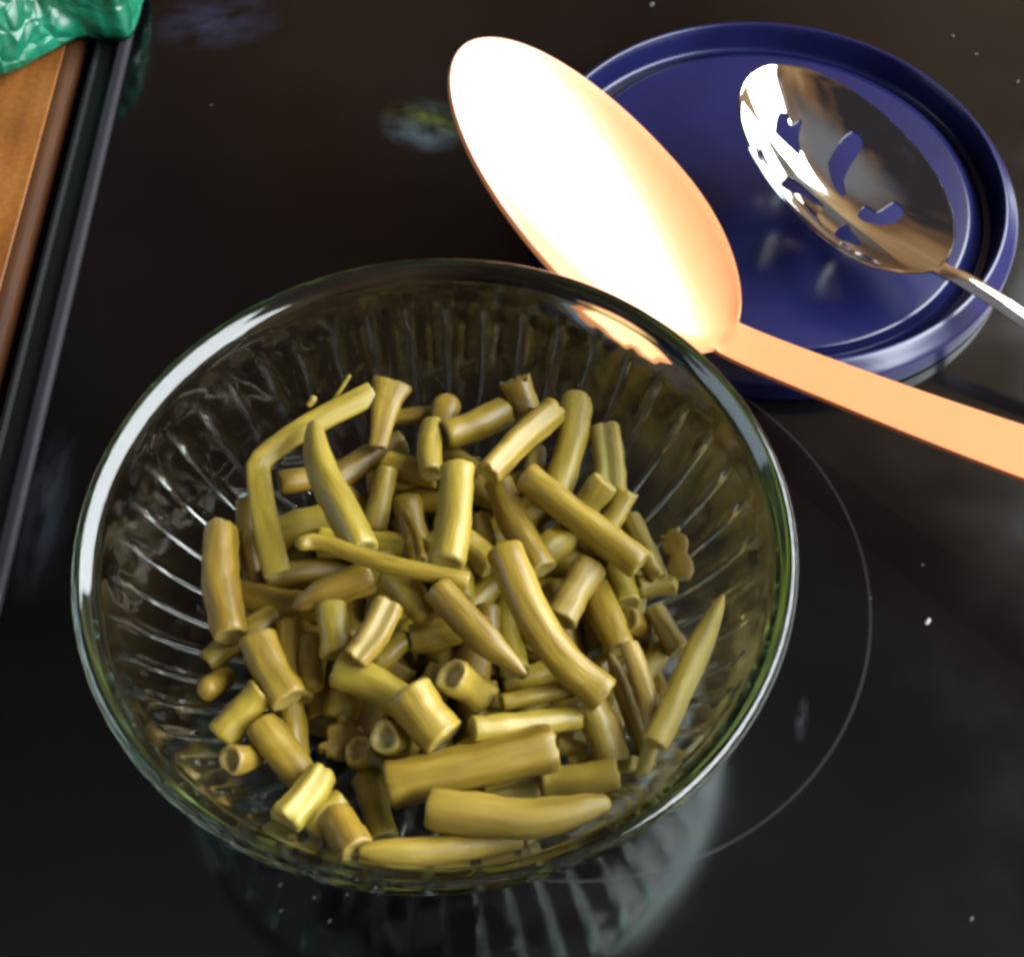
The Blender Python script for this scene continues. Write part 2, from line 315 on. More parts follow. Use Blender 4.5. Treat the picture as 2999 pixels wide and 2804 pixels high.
# pierced holes: prisms cut through the bowl of the steel spoon
FX = (1988 / 2) / math.tan(R(21)); pit = R(57.5)
HOLES = [[(490,740),(505,650),(560,648),(580,690),(640,668),(632,740),(650,830),(590,800)],
         [(800,860),(850,780),(905,750),(955,780),(960,830),(912,900),(888,960),(900,1030),(868,1030),(822,950)],
         [(500,1075),(540,1000),(575,965),(660,1000),(775,1105),(720,1112),(650,1070),(560,1085)],
         [(955,1160),(1000,1105),(1060,1150),(1140,1115),(1185,1170),(1160,1225),(1080,1235),(985,1200)],
         [(840,1255),(890,1215),(930,1290),(945,1385),(860,1370),(800,1335)]]
ROLL = R(2)
def hole_cutter(T, a, b, nn, root):
    cut_bm = bmesh.new()
    for h in HOLES:
        ring = []
        for (cx, cy) in cat(h + h[:1], 3)[:-1]:
            X, Y = 1325.8 + .3566 * cx, .3566 * cy
            d = Vector((0, math.cos(pit), -math.sin(pit))) + Vector((1, 0, 0)) * ((X - 994) / FX) - Vector((0, math.sin(pit), math.cos(pit))) * ((Y - 929.5) / FX)
            O = Vector((0, 0, .36)); pl = T - nn * .011
            t = (pl - O).dot(nn) / d.dot(nn); ring.append(O + d * t - root.location)
        lo = [cut_bm.verts.new(q - nn * .02) for q in ring]; hi = [cut_bm.verts.new(q + nn * .02) for q in ring]; k = len(ring)
        cut_bm.faces.new(lo[::-1]); cut_bm.faces.new(hi)
        for i in range(k): cut_bm.faces.new((lo[i], lo[(i+1) % k], hi[(i+1) % k], hi[i]))
    bmesh.ops.recalc_face_normals(cut_bm, faces=cut_bm.faces)
    cme = bpy.data.meshes.new('cutter'); cut_bm.to_mesh(cme); cut_bm.free()
    co = bpy.data.objects.new('cutter', cme); COL.objects.link(co); co.parent = root
    return co
sroot, sparts, (T, a, b, nn, L) = make_spoon('slotted_spoon', (.0868, .3755, .0400), (.1418, .2972, .0240), [(.1490, .2910, .0245), (.1594, .2834, .0228), (.1690, .2762, .0204), (.225, .234, .0065)],
           (.0028, .0034), .0268, .0150, .0011, M['steel'], 'shiny pierced metal spoon resting on the blue lid', asym=.52, pl=1.0, px=2.0, hsag=-.0008, cutter=hole_cutter, roll=ROLL)

# ------------------------------------------------------------------ green bag: crumpled film at the top left corner
def make_bag():
    rnd = random.Random(3)
    line = cat([(-.31, .386), (-.245, .398), (-.2000, .4145), (-.1860, .4250), (-.1735, .4350), (-.1630, .4345), (-.1540, .4350), (-.1515, .446), (-.1522, .466), (-.156, .51)], 22)
    NV_ = 80; V = []
    cx = (-.24, .52)
    for i, (x, y) in enumerate(line):
        for j in range(NV_ + 1):
            s = j / NV_; px, py = x + (cx[0] - x) * s, y + (cx[1] - y) * s
            z = .006 + .050 * (1 - (1 - s) ** 3) if s > 0 else .006
            q = Vector((px * 32, py * 32, 1.7))
            rg = 1 - abs(noise.noise(q)) * 2.2; rg2 = 1 - abs(noise.noise(q * 2.3 + Vector((5, 1, 2)))) * 2
            rg3 = 1 - abs(noise.noise(q * 4.7 + Vector((2, 8, 1)))) * 2
            z += (.012 * rg + .008 * rg2 + .0045 * rg3) * min(1, s * 9)
            off = noise.noise(Vector((px * 40, py * 40, 9))) * .0035
            V.append((px + off, py + noise.noise(Vector((px * 40, py * 40, 4))) * .0035, z))
    m_ = len(line); F = [(i * (NV_+1) + j, (i+1) * (NV_+1) + j, (i+1) * (NV_+1) + j + 1, i * (NV_+1) + j + 1) for i in range(m_ - 1) for j in range(NV_)]
    base = len(V)
    for i, (x, y) in enumerate(line): V.append((x * .995 - .001, y + .002, .0030))
    F += [(base + i, base + i + 1, (i+1) * (NV_+1), i * (NV_+1)) for i in range(m_ - 1)]
    o = obj('plastic_bag', V, F, M['bag']); recalc(o)
    so = o.modifiers.new('solidify', 'SOLIDIFY'); so.thickness = .0006
    tag(o, 'crumpled green plastic bag over the stove edge at top left', 'bag')
make_bag()

# ------------------------------------------------------------------ green beans
DATA = json.loads(r'''{"beans":[{"P":[[-0.04167,0.2342,0.03962],[-0.05919,0.2231,0.03912],[-0.07236,0.21217,0.03762],[-0.07214,0.20401,0.03797],[-0.06906,0.19044,0.03919],[-0.06388,0.17339,0.03991]],"r":0.00356,"kind":"strip","label":"long strip-like bean bent in a sharp elbow at the pile's upper left edge","L":2,"tone":0},{"P":[[-0.03593,0.23782,0.03897],[-0.03748,0.23014,0.03782],[-0.03886,0.21666,0.03734]],"r":0.00493,"kind":"flare","label":"split bean piece with wide flared top, topmost at the pile's upper left","L":2,"tone":0},{"P":[[-0.05705,0.21884,0.04447],[-0.05335,0.20263,0.0482],[-0.04741,0.18948,0.05068],[-0.03955,0.17353,0.05248]],"r":0.00466,"kind":"taper","label":"thick curved bean slanting down inside the elbow of the bent strip-like bean","L":3,"tone":0},{"P":[[-0.0676,0.20801,0.0308],[-0.04045,0.2207,0.02381]],"r":0.00399,"kind":"cut","label":"dull bean lying in shade behind the thick curved bean at upper left","L":0,"tone":0},{"P":[[-0.08183,0.18931,0.03599],[-0.07948,0.17177,0.03759],[-0.07474,0.15552,0.03845]],"r":0.00506,"kind":"cut","label":"upright bean standing at the far left edge of the pile","L":2,"tone":0},{"P":[[-0.07695,0.20076,0.03227],[-0.07172,0.17527,0.02641]],"r":0.00299,"kind":"cut","label":"dark narrow bean between the leftmost upright bean and the bent strip","L":1,"tone":0},{"P":[[-0.05497,0.17328,0.05621],[-0.04991,0.17416,0.05509],[-0.03253,0.16792,0.05507],[-0.01157,0.16385,0.05331]],"r":0.00243,"kind":"stem","label":"thin pale bean stem lying across the upper middle of the pile","L":3,"tone":0},{"P":[[-0.05789,0.16177,0.04241],[-0.04973,0.16475,0.04379],[-0.03794,0.1696,0.04518]],"r":0.00449,"kind":"point","label":"pointed split bean just below the thin pale stem's left half","L":2,"tone":0},{"P":[[-0.03206,0.16843,0.04561],[-0.02347,0.15873,0.04571]],"r":0.00409,"kind":"round","label":"stubby blunt bean poking out under the middle of the thin pale stem","L":2,"tone":0},{"P":[[-0.01503,0.19959,0.05132],[-0.01693,0.16925,0.05349]],"r":0.00486,"kind":"cut","label":"bright upright bean standing in the upper middle, above the thin stem's right end","L":3,"tone":0.5},{"P":[[-0.02298,0.223,0.03927],[-0.02283,0.2038,0.04319]],"r":0.00351,"kind":"cut","label":"short upright bean just above and left of the bright upright bean","L":2,"tone":0.3},{"P":[[-0.03654,0.21341,0.03327],[-0.02182,0.20801,0.03499]],"r":0.00405,"kind":"cut","label":"dull bean lying crosswise left of the bright upright bean","L":1,"tone":0},{"P":[[-0.03604,0.20899,0.03677],[-0.03966,0.19242,0.03068]],"r":0.00348,"kind":"cut","label":"shaded bean leaning left of the bright upright bean, under the crosswise one","L":1,"tone":0},{"P":[[-0.03007,0.19444,0.03673],[-0.02503,0.17866,0.0382]],"r":0.00136,"kind":"stem","label":"thin greenish strand in the shade left of the bright upright bean","L":1,"tone":0},{"P":[[-0.03757,0.2308,0.0313],[-0.02093,0.23293,0.03029]],"r":0.00274,"kind":"cut","label":"narrow bean lying level at the back edge, right of the flared piece","L":1,"tone":0},{"P":[[-0.0194,0.23297,0.03496],[-0.02094,0.22377,0.03284]],"r":0.00392,"kind":"round","label":"rounded bean end showing at the back edge, behind the level narrow bean","L":1,"tone":0},{"P":[[-0.01904,0.21864,0.04034],[-0.00252,0.22906,0.0371]],"r":0.00482,"kind":"cut","label":"plump bean lying across the back of the pile, pale cut end at right","L":2,"tone":0},{"P":[[0.00111,0.23736,0.0413],[0.00426,0.22919,0.03608]],"r":0.00443,"kind":"frayed","label":"bean with a frayed top sticking up at the very back of the pile","L":1,"tone":0},{"P":[[0.01245,0.22466,0.04412],[-0.00616,0.19877,0.05109]],"r":0.00402,"kind":"split","label":"bright bean with lengthwise grooves, slanting down left at the pile's upper right","L":3,"tone":0.3},{"P":[[0.01889,0.22988,0.04051],[0.01744,0.2176,0.03934],[0.01241,0.19936,0.03819]],"r":0.00436,"kind":"round","label":"round-topped bean standing behind the grooved bright bean at upper right","L":1,"tone":0},{"P":[[0.00741,0.22046,0.03082],[0.00604,0.20651,0.03383]],"r":0.00278,"kind":"cut","label":"pale whitish bean piece under the grooved bright bean's middle","L":1,"tone":1.4},{"P":[[0.02703,0.22139,0.03969],[0.02805,0.20751,0.03751],[0.02725,0.19367,0.03417]],"r":0.00478,"kind":"open","label":"forked split pod standing at the pile's upper right edge","L":2,"tone":0},{"P":[[0.02594,0.19974,0.04452],[0.01738,0.1914,0.0362]],"r":0.00399,"kind":"cut","label":"pale bean slanting down left from the forked split pod's foot","L":2,"tone":0.5},{"P":[[0.03194,0.19742,0.0422],[0.02541,0.18722,0.0379]],"r":0.00314,"kind":"frayed","label":"ragged scrap of pod just right of the forked split pod's foot","L":2,"tone":0.3},{"P":[[0.0044,0.19764,0.05036],[0.02105,0.18258,0.04939],[0.03393,0.17233,0.04704]],"r":0.00442,"kind":"cut","label":"long bean slanting down right to the right edge, pale cut tip","L":3,"tone":0},{"P":[[-0.00377,0.20059,0.04318],[0.00825,0.17236,0.04427]],"r":0.00444,"kind":"cut","label":"straight bean slanting down right, just below the grooved bright bean","L":2,"tone":0},{"P":[[-0.00838,0.19312,0.03691],[-0.00667,0.1837,0.03766]],"r":0.00241,"kind":"frayed","label":"small curled yellow scrap between the bright upright bean and the straight slanting one","L":1,"tone":0.4},{"P":[[-0.01318,0.18322,0.0394],[-0.00548,0.17683,0.03794]],"r":0.00428,"kind":"cut","label":"shaded bean end to the right of the thin stem's tip","L":1,"tone":0},{"P":[[-0.0019,0.17306,0.05279],[0.00543,0.154,0.05161],[0.01385,0.14206,0.04936],[0.02314,0.13476,0.04673]],"r":0.00459,"kind":"cut","label":"longest thick bean in the middle right, slanting down right to a pale cut end","L":3,"tone":0},{"P":[[0.02113,0.17396,0.04225],[0.01282,0.15768,0.04338]],"r":0.00435,"kind":"cut","label":"bean with bright pale side, slanting down left from the long right-hand bean's tip","L":2,"tone":0.8},{"P":[[0.03369,0.19646,0.0304],[0.04132,0.17441,0.03008]],"r":0.00361,"kind":"cut","label":"bean along the right edge, under the tip of the long slanting bean","L":1,"tone":0},{"P":[[0.0349,0.17197,0.0347],[0.04451,0.17287,0.03347]],"r":0.00288,"kind":"frayed","label":"pale ragged bean end jutting out of the pile's right edge","L":1,"tone":0.6},{"P":[[0.04458,0.18896,0.03399],[0.04661,0.18232,0.03456],[0.04662,0.17403,0.03559]],"r":0.00296,"kind":"shred","label":"small torn shred of bean skin stuck alone on the glass at right","L":2,"tone":0},{"P":[[0.03525,0.17825,0.02869],[0.03208,0.16337,0.03095]],"r":0.00378,"kind":"cut","label":"short bean below the ragged end at the right edge","L":1,"tone":0},{"P":[[0.02199,0.17109,0.03622],[0.02859,0.15074,0.04004]],"r":0.00442,"kind":"cut","label":"short thick bean between the longest bean and the right edge","L":2,"tone":0},{"P":[[0.02041,0.17118,0.02742],[0.02407,0.15717,0.02642]],"r":0.00449,"kind":"cut","label":"brownish shaded bean right beside the longest thick bean","L":0,"tone":0},{"P":[[-0.04819,0.16116,0.0439],[-0.04545,0.14783,0.04337]],"r":0.00408,"kind":"cut","label":"stub hanging below the pointed split bean at left middle","L":2,"tone":0},{"P":[[-0.03158,0.15707,0.05281],[-0.03953,0.14298,0.05098]],"r":0.00396,"kind":"open","label":"cut bean with pale open side in the middle of the pile, slanting down left","L":3,"tone":0.6},{"P":[[-0.02928,0.15409,0.03775],[-0.03487,0.14857,0.03696]],"r":0.00327,"kind":"round","label":"rounded glossy bean end just right of the pale-sided bean in the middle","L":1,"tone":0.4},{"P":[[-0.08188,0.15124,0.03015],[-0.07504,0.15812,0.03029],[-0.06461,0.16545,0.03079]],"r":0.00374,"kind":"cut","label":"bean at the left edge slanting up right, below the leftmost upright bean","L":1,"tone":0},{"P":[[-0.06746,0.15344,0.04005],[-0.05767,0.13658,0.04015]],"r":0.00479,"kind":"cut","label":"thick bean with cut end facing up, second in from the left edge","L":2,"tone":0.2},{"P":[[-0.07717,0.14755,0.0282],[-0.07995,0.14179,0.03417]],"r":0.00331,"kind":"round","label":"small rounded bean end at the left edge above the diagonal stub","L":1,"tone":0},{"P":[[-0.06489,0.13878,0.03907],[-0.07454,0.12878,0.0352]],"r":0.00431,"kind":"cut","label":"thick stub at the lower left edge slanting down left","L":2,"tone":0},{"P":[[-0.07014,0.11946,0.04158],[-0.06644,0.12318,0.03446]],"r":0.00365,"kind":"hollow","label":"short hollow bean end facing out at the lower left edge","L":2,"tone":0.4},{"P":[[-0.06423,0.13027,0.03786],[-0.05192,0.11566,0.03698]],"r":0.00456,"kind":"cut","label":"thick bean slanting down right at lower left, above the ridged piece","L":2,"tone":0},{"P":[[-0.05438,0.10244,0.04688],[-0.0474,0.11551,0.04187]],"r":0.00442,"kind":"split","label":"ridged yellow split piece at the lower left edge on the glass","L":3,"tone":0.6},{"P":[[-0.0497,0.10137,0.04192],[-0.0421,0.10927,0.04039]],"r":0.0035,"kind":"cut","label":"bean partly under the ridged yellow piece at lower left","L":1,"tone":0},{"P":[[-0.05799,0.13755,0.03274],[-0.0555,0.12492,0.03098]],"r":0.00351,"kind":"cut","label":"shaded bean behind the thick slanting bean at lower left","L":1,"tone":0},{"P":[[-0.05306,0.15432,0.03534],[-0.05297,0.1439,0.03441]],"r":0.0037,"kind":"round","label":"round-ended bean standing left of centre in the lower half","L":1,"tone":0},{"P":[[-0.04459,0.14358,0.04301],[-0.02682,0.13367,0.04299]],"r":0.00453,"kind":"cut","label":"stout bean left of centre slanting down right toward the big cut stump","L":2,"tone":0},{"P":[[-0.02553,0.13342,0.0505],[-0.01713,0.12267,0.04856]],"r":0.00578,"kind":"cut","label":"big stump-like bean with broad pale end, lower centre","L":3,"tone":0.3},{"P":[[-0.0317,0.12397,0.04527],[-0.0272,0.12742,0.03328]],"r":0.00442,"kind":"hollow","label":"hollow bean seen end-on as a ring, just left of the big stump","L":2,"tone":0},{"P":[[-0.03921,0.1242,0.03615],[-0.03668,0.12511,0.02481]],"r":0.00388,"kind":"hollow","label":"dark hollow bean seen end-on, left of the other ring-like end","L":1,"tone":0},{"P":[[-0.0419,0.13178,0.03412],[-0.04644,0.12445,0.03221]],"r":0.00318,"kind":"shred","label":"curled piece of bean skin left of the two ring-like ends","L":1,"tone":0.3},{"P":[[-0.01519,0.13866,0.04916],[-0.00831,0.13786,0.03819]],"r":0.00466,"kind":"hollow","label":"knobbly rounded bean end pointing up in the centre of the pile","L":2,"tone":0.4},{"P":[[-0.02638,0.15448,0.03789],[-0.01357,0.15758,0.03813]],"r":0.00431,"kind":"cut","label":"bean lying crosswise in shade above the knobbly centre end","L":1,"tone":0},{"P":[[-0.03721,0.1194,0.02887],[-0.03168,0.10102,0.03569]],"r":0.0037,"kind":"cut","label":"upright bean near the bottom edge, left of the double-ridged bean","L":1,"tone":0},{"P":[[-0.0425,0.10325,0.04674],[-0.03625,0.09402,0.05106]],"r":0.00445,"kind":"cut","label":"dull bean at the lower edge between the ridged piece and the bottom","L":1,"tone":0},{"P":[[-0.03459,0.09329,0.05196],[-0.01746,0.09479,0.04821],[0.00136,0.09982,0.04394]],"r":0.00336,"kind":"taper","label":"slim pale-edged bean lying along the very bottom edge of the pile","L":2,"tone":0.4},{"P":[[-0.0528,0.14618,0.02718],[-0.05055,0.13753,0.02644]],"r":0.00374,"kind":"cut","label":"deeply shaded bean below the round-ended one, left of centre","L":0,"tone":0},{"P":[[-0.02937,0.1116,0.04569],[-0.01184,0.1155,0.04681],[0.00993,0.121,0.04629]],"r":0.00563,"kind":"split","label":"wide double-ridged bean across the lower middle of the pile","L":3,"tone":0},{"P":[[0.02157,0.10513,0.05071],[0.0056,0.10127,0.05107],[-0.00901,0.10236,0.05151],[-0.01906,0.10377,0.05104]],"r":0.00504,"kind":"taper","label":"large smooth bean tapering to the right along the lower edge","L":2,"tone":0.5},{"P":[[-0.00931,0.12434,0.05033],[0.00318,0.12719,0.04593],[0.01653,0.13099,0.04089]],"r":0.00321,"kind":"cut","label":"level bean with slanted left end, right of the big stump","L":3,"tone":0.5},{"P":[[-0.00217,0.13449,0.04261],[0.01547,0.13913,0.04122]],"r":0.00255,"kind":"cut","label":"slim bean just above the level bean, right of the knobbly centre end","L":2,"tone":0.3},{"P":[[0.01921,0.13598,0.04015],[0.02557,0.12125,0.0362]],"r":0.00466,"kind":"cut","label":"thick bean below the longest bean's cut end, slanting down right","L":2,"tone":0.2},{"P":[[0.03019,0.14841,0.04697],[0.03396,0.13673,0.04467],[0.03638,0.12387,0.04178]],"r":0.00262,"kind":"cut","label":"bright narrow half of a split bean, right half of the pair at right","L":3,"tone":0.9},{"P":[[0.02597,0.14825,0.04037],[0.03021,0.13432,0.03768],[0.03453,0.12396,0.03477]],"r":0.00243,"kind":"taper","label":"narrow half of a split bean with dark specks, left half of the pair","L":2,"tone":0},{"P":[[0.05569,0.16291,0.0463],[0.04557,0.14228,0.04835],[0.03528,0.12149,0.04788]],"r":0.00339,"kind":"point","label":"long pointed bean leaning out on the glass at the pile's right","L":3,"tone":0.6},{"P":[[0.03484,0.12279,0.04233],[0.0325,0.11553,0.04132]],"r":0.00197,"kind":"frayed","label":"small yellow stub at the foot of the split pair, lower right","L":2,"tone":0.5},{"P":[[-0.00756,0.11717,0.03203],[0.01081,0.12135,0.03125]],"r":0.00332,"kind":"cut","label":"bean under the double-ridged one, left of the pale cut end at lower right","L":1,"tone":0},{"P":[[0.00816,0.11623,0.03466],[0.0262,0.11758,0.03684]],"r":0.00423,"kind":"cut","label":"bean with broad pale cut end at the lower right edge","L":2,"tone":0.5},{"P":[[0.01172,0.12753,0.03238],[0.01891,0.12587,0.03093]],"r":0.00245,"kind":"frayed","label":"pale scrap tucked right of the double-ridged bean's end","L":1,"tone":1.0},{"P":[[0.01497,0.12222,0.03244],[0.01963,0.1233,0.03188]],"r":0.00178,"kind":"frayed","label":"tiny pale scrap just above the broad pale cut end","L":1,"tone":1.0},{"P":[[0.0032,0.13914,0.05032],[-0.00798,0.14863,0.05227],[-0.01909,0.16115,0.05336]],"r":0.00421,"kind":"point","label":"bean slanting down right in the centre, ending in a thin pale point","L":3,"tone":0},{"P":[[0.0315,0.16038,0.03695],[0.04005,0.16184,0.02594]],"r":0.00352,"kind":"cut","label":"short yellow bean behind the long pointed bean's left side","L":1,"tone":0.5},{"P":[[0.0383,0.1639,0.03677],[0.0442,0.15212,0.03612]],"r":0.00304,"kind":"cut","label":"bean at the right edge half behind the long pointed bean","L":1,"tone":0},{"P":[[-0.00607,0.14213,0.03646],[-0.00518,0.13568,0.03551]],"r":0.00202,"kind":"cut","label":"small upright sliver just right of the knobbly centre end","L":1,"tone":0},{"P":[[-0.00228,0.14582,0.02912],[0.01093,0.15008,0.02812]],"r":0.0035,"kind":"cut","label":"dark bean in the gap left of the longest thick bean","L":0,"tone":0},{"P":[[0.00307,0.15952,0.02354],[0.01673,0.14836,0.02554]],"r":0.00371,"kind":"cut","label":"shaded bean running along under the longest thick bean","L":0,"tone":0},{"P":[[0.03643,0.15797,0.02367],[0.03952,0.13995,0.03191]],"r":0.00327,"kind":"cut","label":"brown shaded bean between the split pair and the long pointed bean","L":0,"tone":0},{"P":[[0.02289,0.14678,0.03334],[0.03074,0.15579,0.03242]],"r":0.00326,"kind":"cut","label":"triangular bean end wedged between the longest bean and the split pair","L":1,"tone":0},{"P":[[-0.01836,0.21782,0.03303],[-0.0086,0.20818,0.03473]],"r":0.00277,"kind":"cut","label":"pale bean piece peeping out right of the short upright bean at the back","L":1,"tone":0.8},{"P":[[-0.04817,0.2377,0.04335],[-0.05297,0.23269,0.0382]],"r":0.00062,"kind":"stem","label":"hair-thin fibre sticking up on the glass at upper left","L":2,"tone":0.5},{"P":[[-0.05838,0.23085,0.04151],[-0.05972,0.22922,0.04067]],"r":0.00098,"kind":"round","label":"tiny bean crumb stuck on the glass above the bent strip","L":2,"tone":0.7},{"P":[[0.02901,0.17851,0.033],[0.03152,0.16575,0.03704]],"r":0.00356,"kind":"cut","label":"stubby bean right of the short thick bean, under the long bean's pale tip","L":1,"tone":0},{"P":[[0.03678,0.17954,0.0386],[0.04006,0.17327,0.03795]],"r":0.0026,"kind":"frayed","label":"small frayed bean tip just above the ragged end at the right edge","L":2,"tone":0.5},{"P":[[0.04288,0.15707,0.03074],[0.03453,0.14651,0.03392]],"r":0.00286,"kind":"cut","label":"shaded bean end just left of the long pointed bean's middle","L":0,"tone":0},{"P":[[0.02193,0.18633,0.03396],[0.03006,0.18131,0.03263]],"r":0.00289,"kind":"cut","label":"bean half hidden below the middle of the long right-hand bean","L":1,"tone":0},{"P":[[0.02041,0.12476,0.02564],[0.03099,0.1207,0.03534]],"r":0.00223,"kind":"frayed","label":"ragged yellow scraps at the lower right edge beside the split pair's foot","L":1,"tone":0.6},{"P":[[-0.01194,0.10422,0.03039],[0.00463,0.09921,0.04246]],"r":0.00239,"kind":"cut","label":"thin bean lying under the large smooth tapering bean at the lower edge","L":1,"tone":0}],"fill":[[[[-0.02827,0.16265,0.01983],[-0.02975,0.19337,0.02307]],0.00481],[[[-0.02956,0.15589,0.02876],[-0.01152,0.1838,0.02607]],0.00448],[[[-0.00377,0.16641,0.01629],[-0.02064,0.19006,0.01669]],0.0045],[[[0.00806,0.15695,0.03195],[0.00455,0.17798,0.02666]],0.00462],[[[-0.02561,0.13945,0.01687],[-0.03466,0.15279,0.02972]],0.00486],[[[-0.05166,0.18048,0.01884],[-0.03891,0.21108,0.01962]],0.00439],[[[-0.02032,0.12266,0.02664],[-0.02176,0.14169,0.028]],0.00495],[[[-0.06118,0.14622,0.0216],[-0.05377,0.16288,0.02721]],0.00444],[[[0.01654,0.15733,0.01983],[-0.00121,0.17656,0.01678]],0.00452],[[[-0.03506,0.16182,0.03474],[-0.03718,0.18036,0.035]],0.00453],[[[0.01687,0.1309,0.02399],[-0.00126,0.14753,0.01385]],0.00422],[[[-0.04123,0.12767,0.02584],[-0.02938,0.14841,0.03417]],0.00449],[[[-0.0057,0.14176,0.02635],[-0.01029,0.15813,0.01991]],0.00413],[[[-0.02803,0.13409,0.02112],[-0.05455,0.13879,0.02281]],0.00402],[[[-0.01667,0.19606,0.02485],[0.00841,0.20248,0.02074]],0.0041],[[[-0.00713,0.20364,0.01475],[-0.01368,0.21995,0.02452]],0.0043],[[[-0.04953,0.14434,0.02063],[-0.04801,0.17435,0.03012]],0.00436],[[[0.02732,0.16672,0.022],[0.00161,0.18306,0.02119]],0.00496],[[[-0.00451,0.12142,0.02338],[0.00661,0.14337,0.02595]],0.00422],[[[-0.00981,0.14037,0.02943],[-0.01931,0.1558,0.03173]],0.00472],[[[-0.04052,0.1463,0.01847],[-0.02267,0.14928,0.01721]],0.0046],[[[-0.05683,0.14002,0.03168],[-0.05927,0.16091,0.03306]],0.00443],[[[0.00012,0.196,0.01654],[-0.02363,0.20049,0.0173]],0.00419],[[[-0.04357,0.16916,0.01679],[-0.02233,0.19206,0.00949]],0.00442],[[[-0.00821,0.18805,0.02805],[0.01089,0.20182,0.0306]],0.00492],[[[-0.03561,0.19242,0.02227],[-0.05033,0.20567,0.02733]],0.00418],[[[0.00676,0.18046,0.03506],[0.02355,0.2041,0.02497]],0.00463],[[[0.00132,0.1892,0.02127],[0.03189,0.19331,0.02576]],0.00437],[[[-0.01681,0.20124,0.03063],[-0.03542,0.20682,0.02395]],0.00435],[[[-0.06781,0.16345,0.02378],[-0.04134,0.17112,0.02188]],0.00471],[[[-0.02105,0.16048,0.02995],[-0.00503,0.17561,0.03007]],0.00422],[[[-0.04184,0.20948,0.02761],[-0.0165,0.2149,0.02745]],0.00437],[[[-0.0163,0.16304,0.02127],[0.00517,0.16402,0.02386]],0.00476],[[[-0.04054,0.1573,0.0238],[-0.02886,0.17066,0.03046]],0.00483],[[[-0.04525,0.1535,0.01622],[-0.01669,0.15578,0.02625]],0.00404],[[[-0.06916,0.17642,0.03031],[-0.03753,0.18488,0.02133]],0.0042],[[[-0.01473,0.13914,0.01545],[-0.00779,0.16134,0.00805]],0.00448],[[[-0.03043,0.1844,0.03235],[-0.05404,0.18701,0.03285]],0.00442],[[[-0.04701,0.1842,0.01464],[-0.0267,0.19158,0.01577]],0.00446],[[[-0.02109,0.14585,0.01018],[-0.02743,0.16329,0.01448]],0.00496],[[[0.00927,0.1323,0.02708],[0.02278,0.14643,0.02897]],0.00433],[[[-0.00458,0.12985,0.02147],[-0.01008,0.15329,0.01662]],0.00408],[[[-0.01921,0.1556,0.01398],[-0.02308,0.18345,0.01592]],0.00411],[[[-0.00901,0.11789,0.02241],[-0.01246,0.14771,0.02315]],0.00432],[[[0.02768,0.18157,0.0209],[0.00723,0.18672,0.01563]],0.00437],[[[-0.02128,0.11458,0.03057],[-0.0014,0.12994,0.03178]],0.00495],[[[-0.01404,0.20687,0.02256],[0.00229,0.2203,0.02991]],0.00411],[[[-0.06705,0.19062,0.03071],[-0.04582,0.19681,0.0301]],0.00494],[[[-0.05817,0.16764,0.01597],[-0.06913,0.18509,0.02517]],0.00442],[[[-0.04527,0.13488,0.03172],[-0.04135,0.15401,0.03496]],0.00423],[[[-0.04064,0.19705,0.01482],[-0.02213,0.20917,0.01916]],0.00469],[[[-0.01403,0.1689,0.01208],[-0.02221,0.18969,0.03168]],0.00485],[[[-0.00608,0.20662,0.02531],[0.01477,0.21224,0.0286]],0.00438],[[[-0.04449,0.15808,0.03018],[-0.04067,0.17746,0.02704]],0.00481],[[[-0.03404,0.1507,0.01015],[-0.03442,0.17347,0.02272]],0.00448],[[[-0.02417,0.1289,0.03285],[-0.0185,0.1462,0.03568]],0.0043],[[[-0.00289,0.20155,0.03178],[-0.02022,0.20821,0.03246]],0.00425],[[[-0.04678,0.16576,0.03483],[-0.07671,0.17297,0.02827]],0.00443],[[[-0.05843,0.13395,0.02711],[-0.06874,0.15364,0.03112]],0.00418],[[[0.01198,0.17671,0.0149],[-0.013,0.18604,0.0084]],0.00407],[[[-0.04293,0.1578,0.01256],[-0.05314,0.17639,0.01552]],0.00408],[[[0.02445,0.14484,0.02187],[0.00085,0.16362,0.01429]],0.00407],[[[0.0282,0.18266,0.02658],[-0.00386,0.18335,0.02954]],0.00417],[[[-0.02514,0.17913,0.02795],[-0.0309,0.20172,0.03198]],0.00412],[[[-0.03777,0.1273,0.02196],[-0.01975,0.13093,0.01625]],0.00435],[[[0.01541,0.15141,0.03154],[0.01065,0.17294,0.0299]],0.0044],[[[-0.00689,0.14801,0.02922],[-0.00724,0.16632,0.03223]],0.00447],[[[0.0182,0.16737,0.01559],[-0.01216,0.18016,0.00888]],0.0045],[[[-0.05202,0.18738,0.02671],[-0.0511,0.20553,0.02121]],0.00429],[[[-0.01427,0.1129,0.02706],[0.00563,0.11902,0.02588]],0.00463],[[[-0.05302,0.20839,0.03024],[-0.03282,0.22326,0.02962]],0.00402],[[[0.00066,0.14698,0.03438],[-0.00149,0.17228,0.02589]],0.00441],[[[0.00237,0.12857,0.01983],[-0.00195,0.14745,0.02078]],0.00413],[[[-0.05875,0.17903,0.0193],[-0.06518,0.19842,0.02533]],0.00444],[[[-0.01047,0.13974,0.03487],[-0.00955,0.16103,0.03627]],0.00439],[[[-0.01416,0.16652,0.03591],[-0.01372,0.19419,0.0311]],0.00413],[[[0.02529,0.13434,0.02647],[0.03106,0.15834,0.02469]],0.00407]]}''')
VIEW = Vector((0, 0, .36))
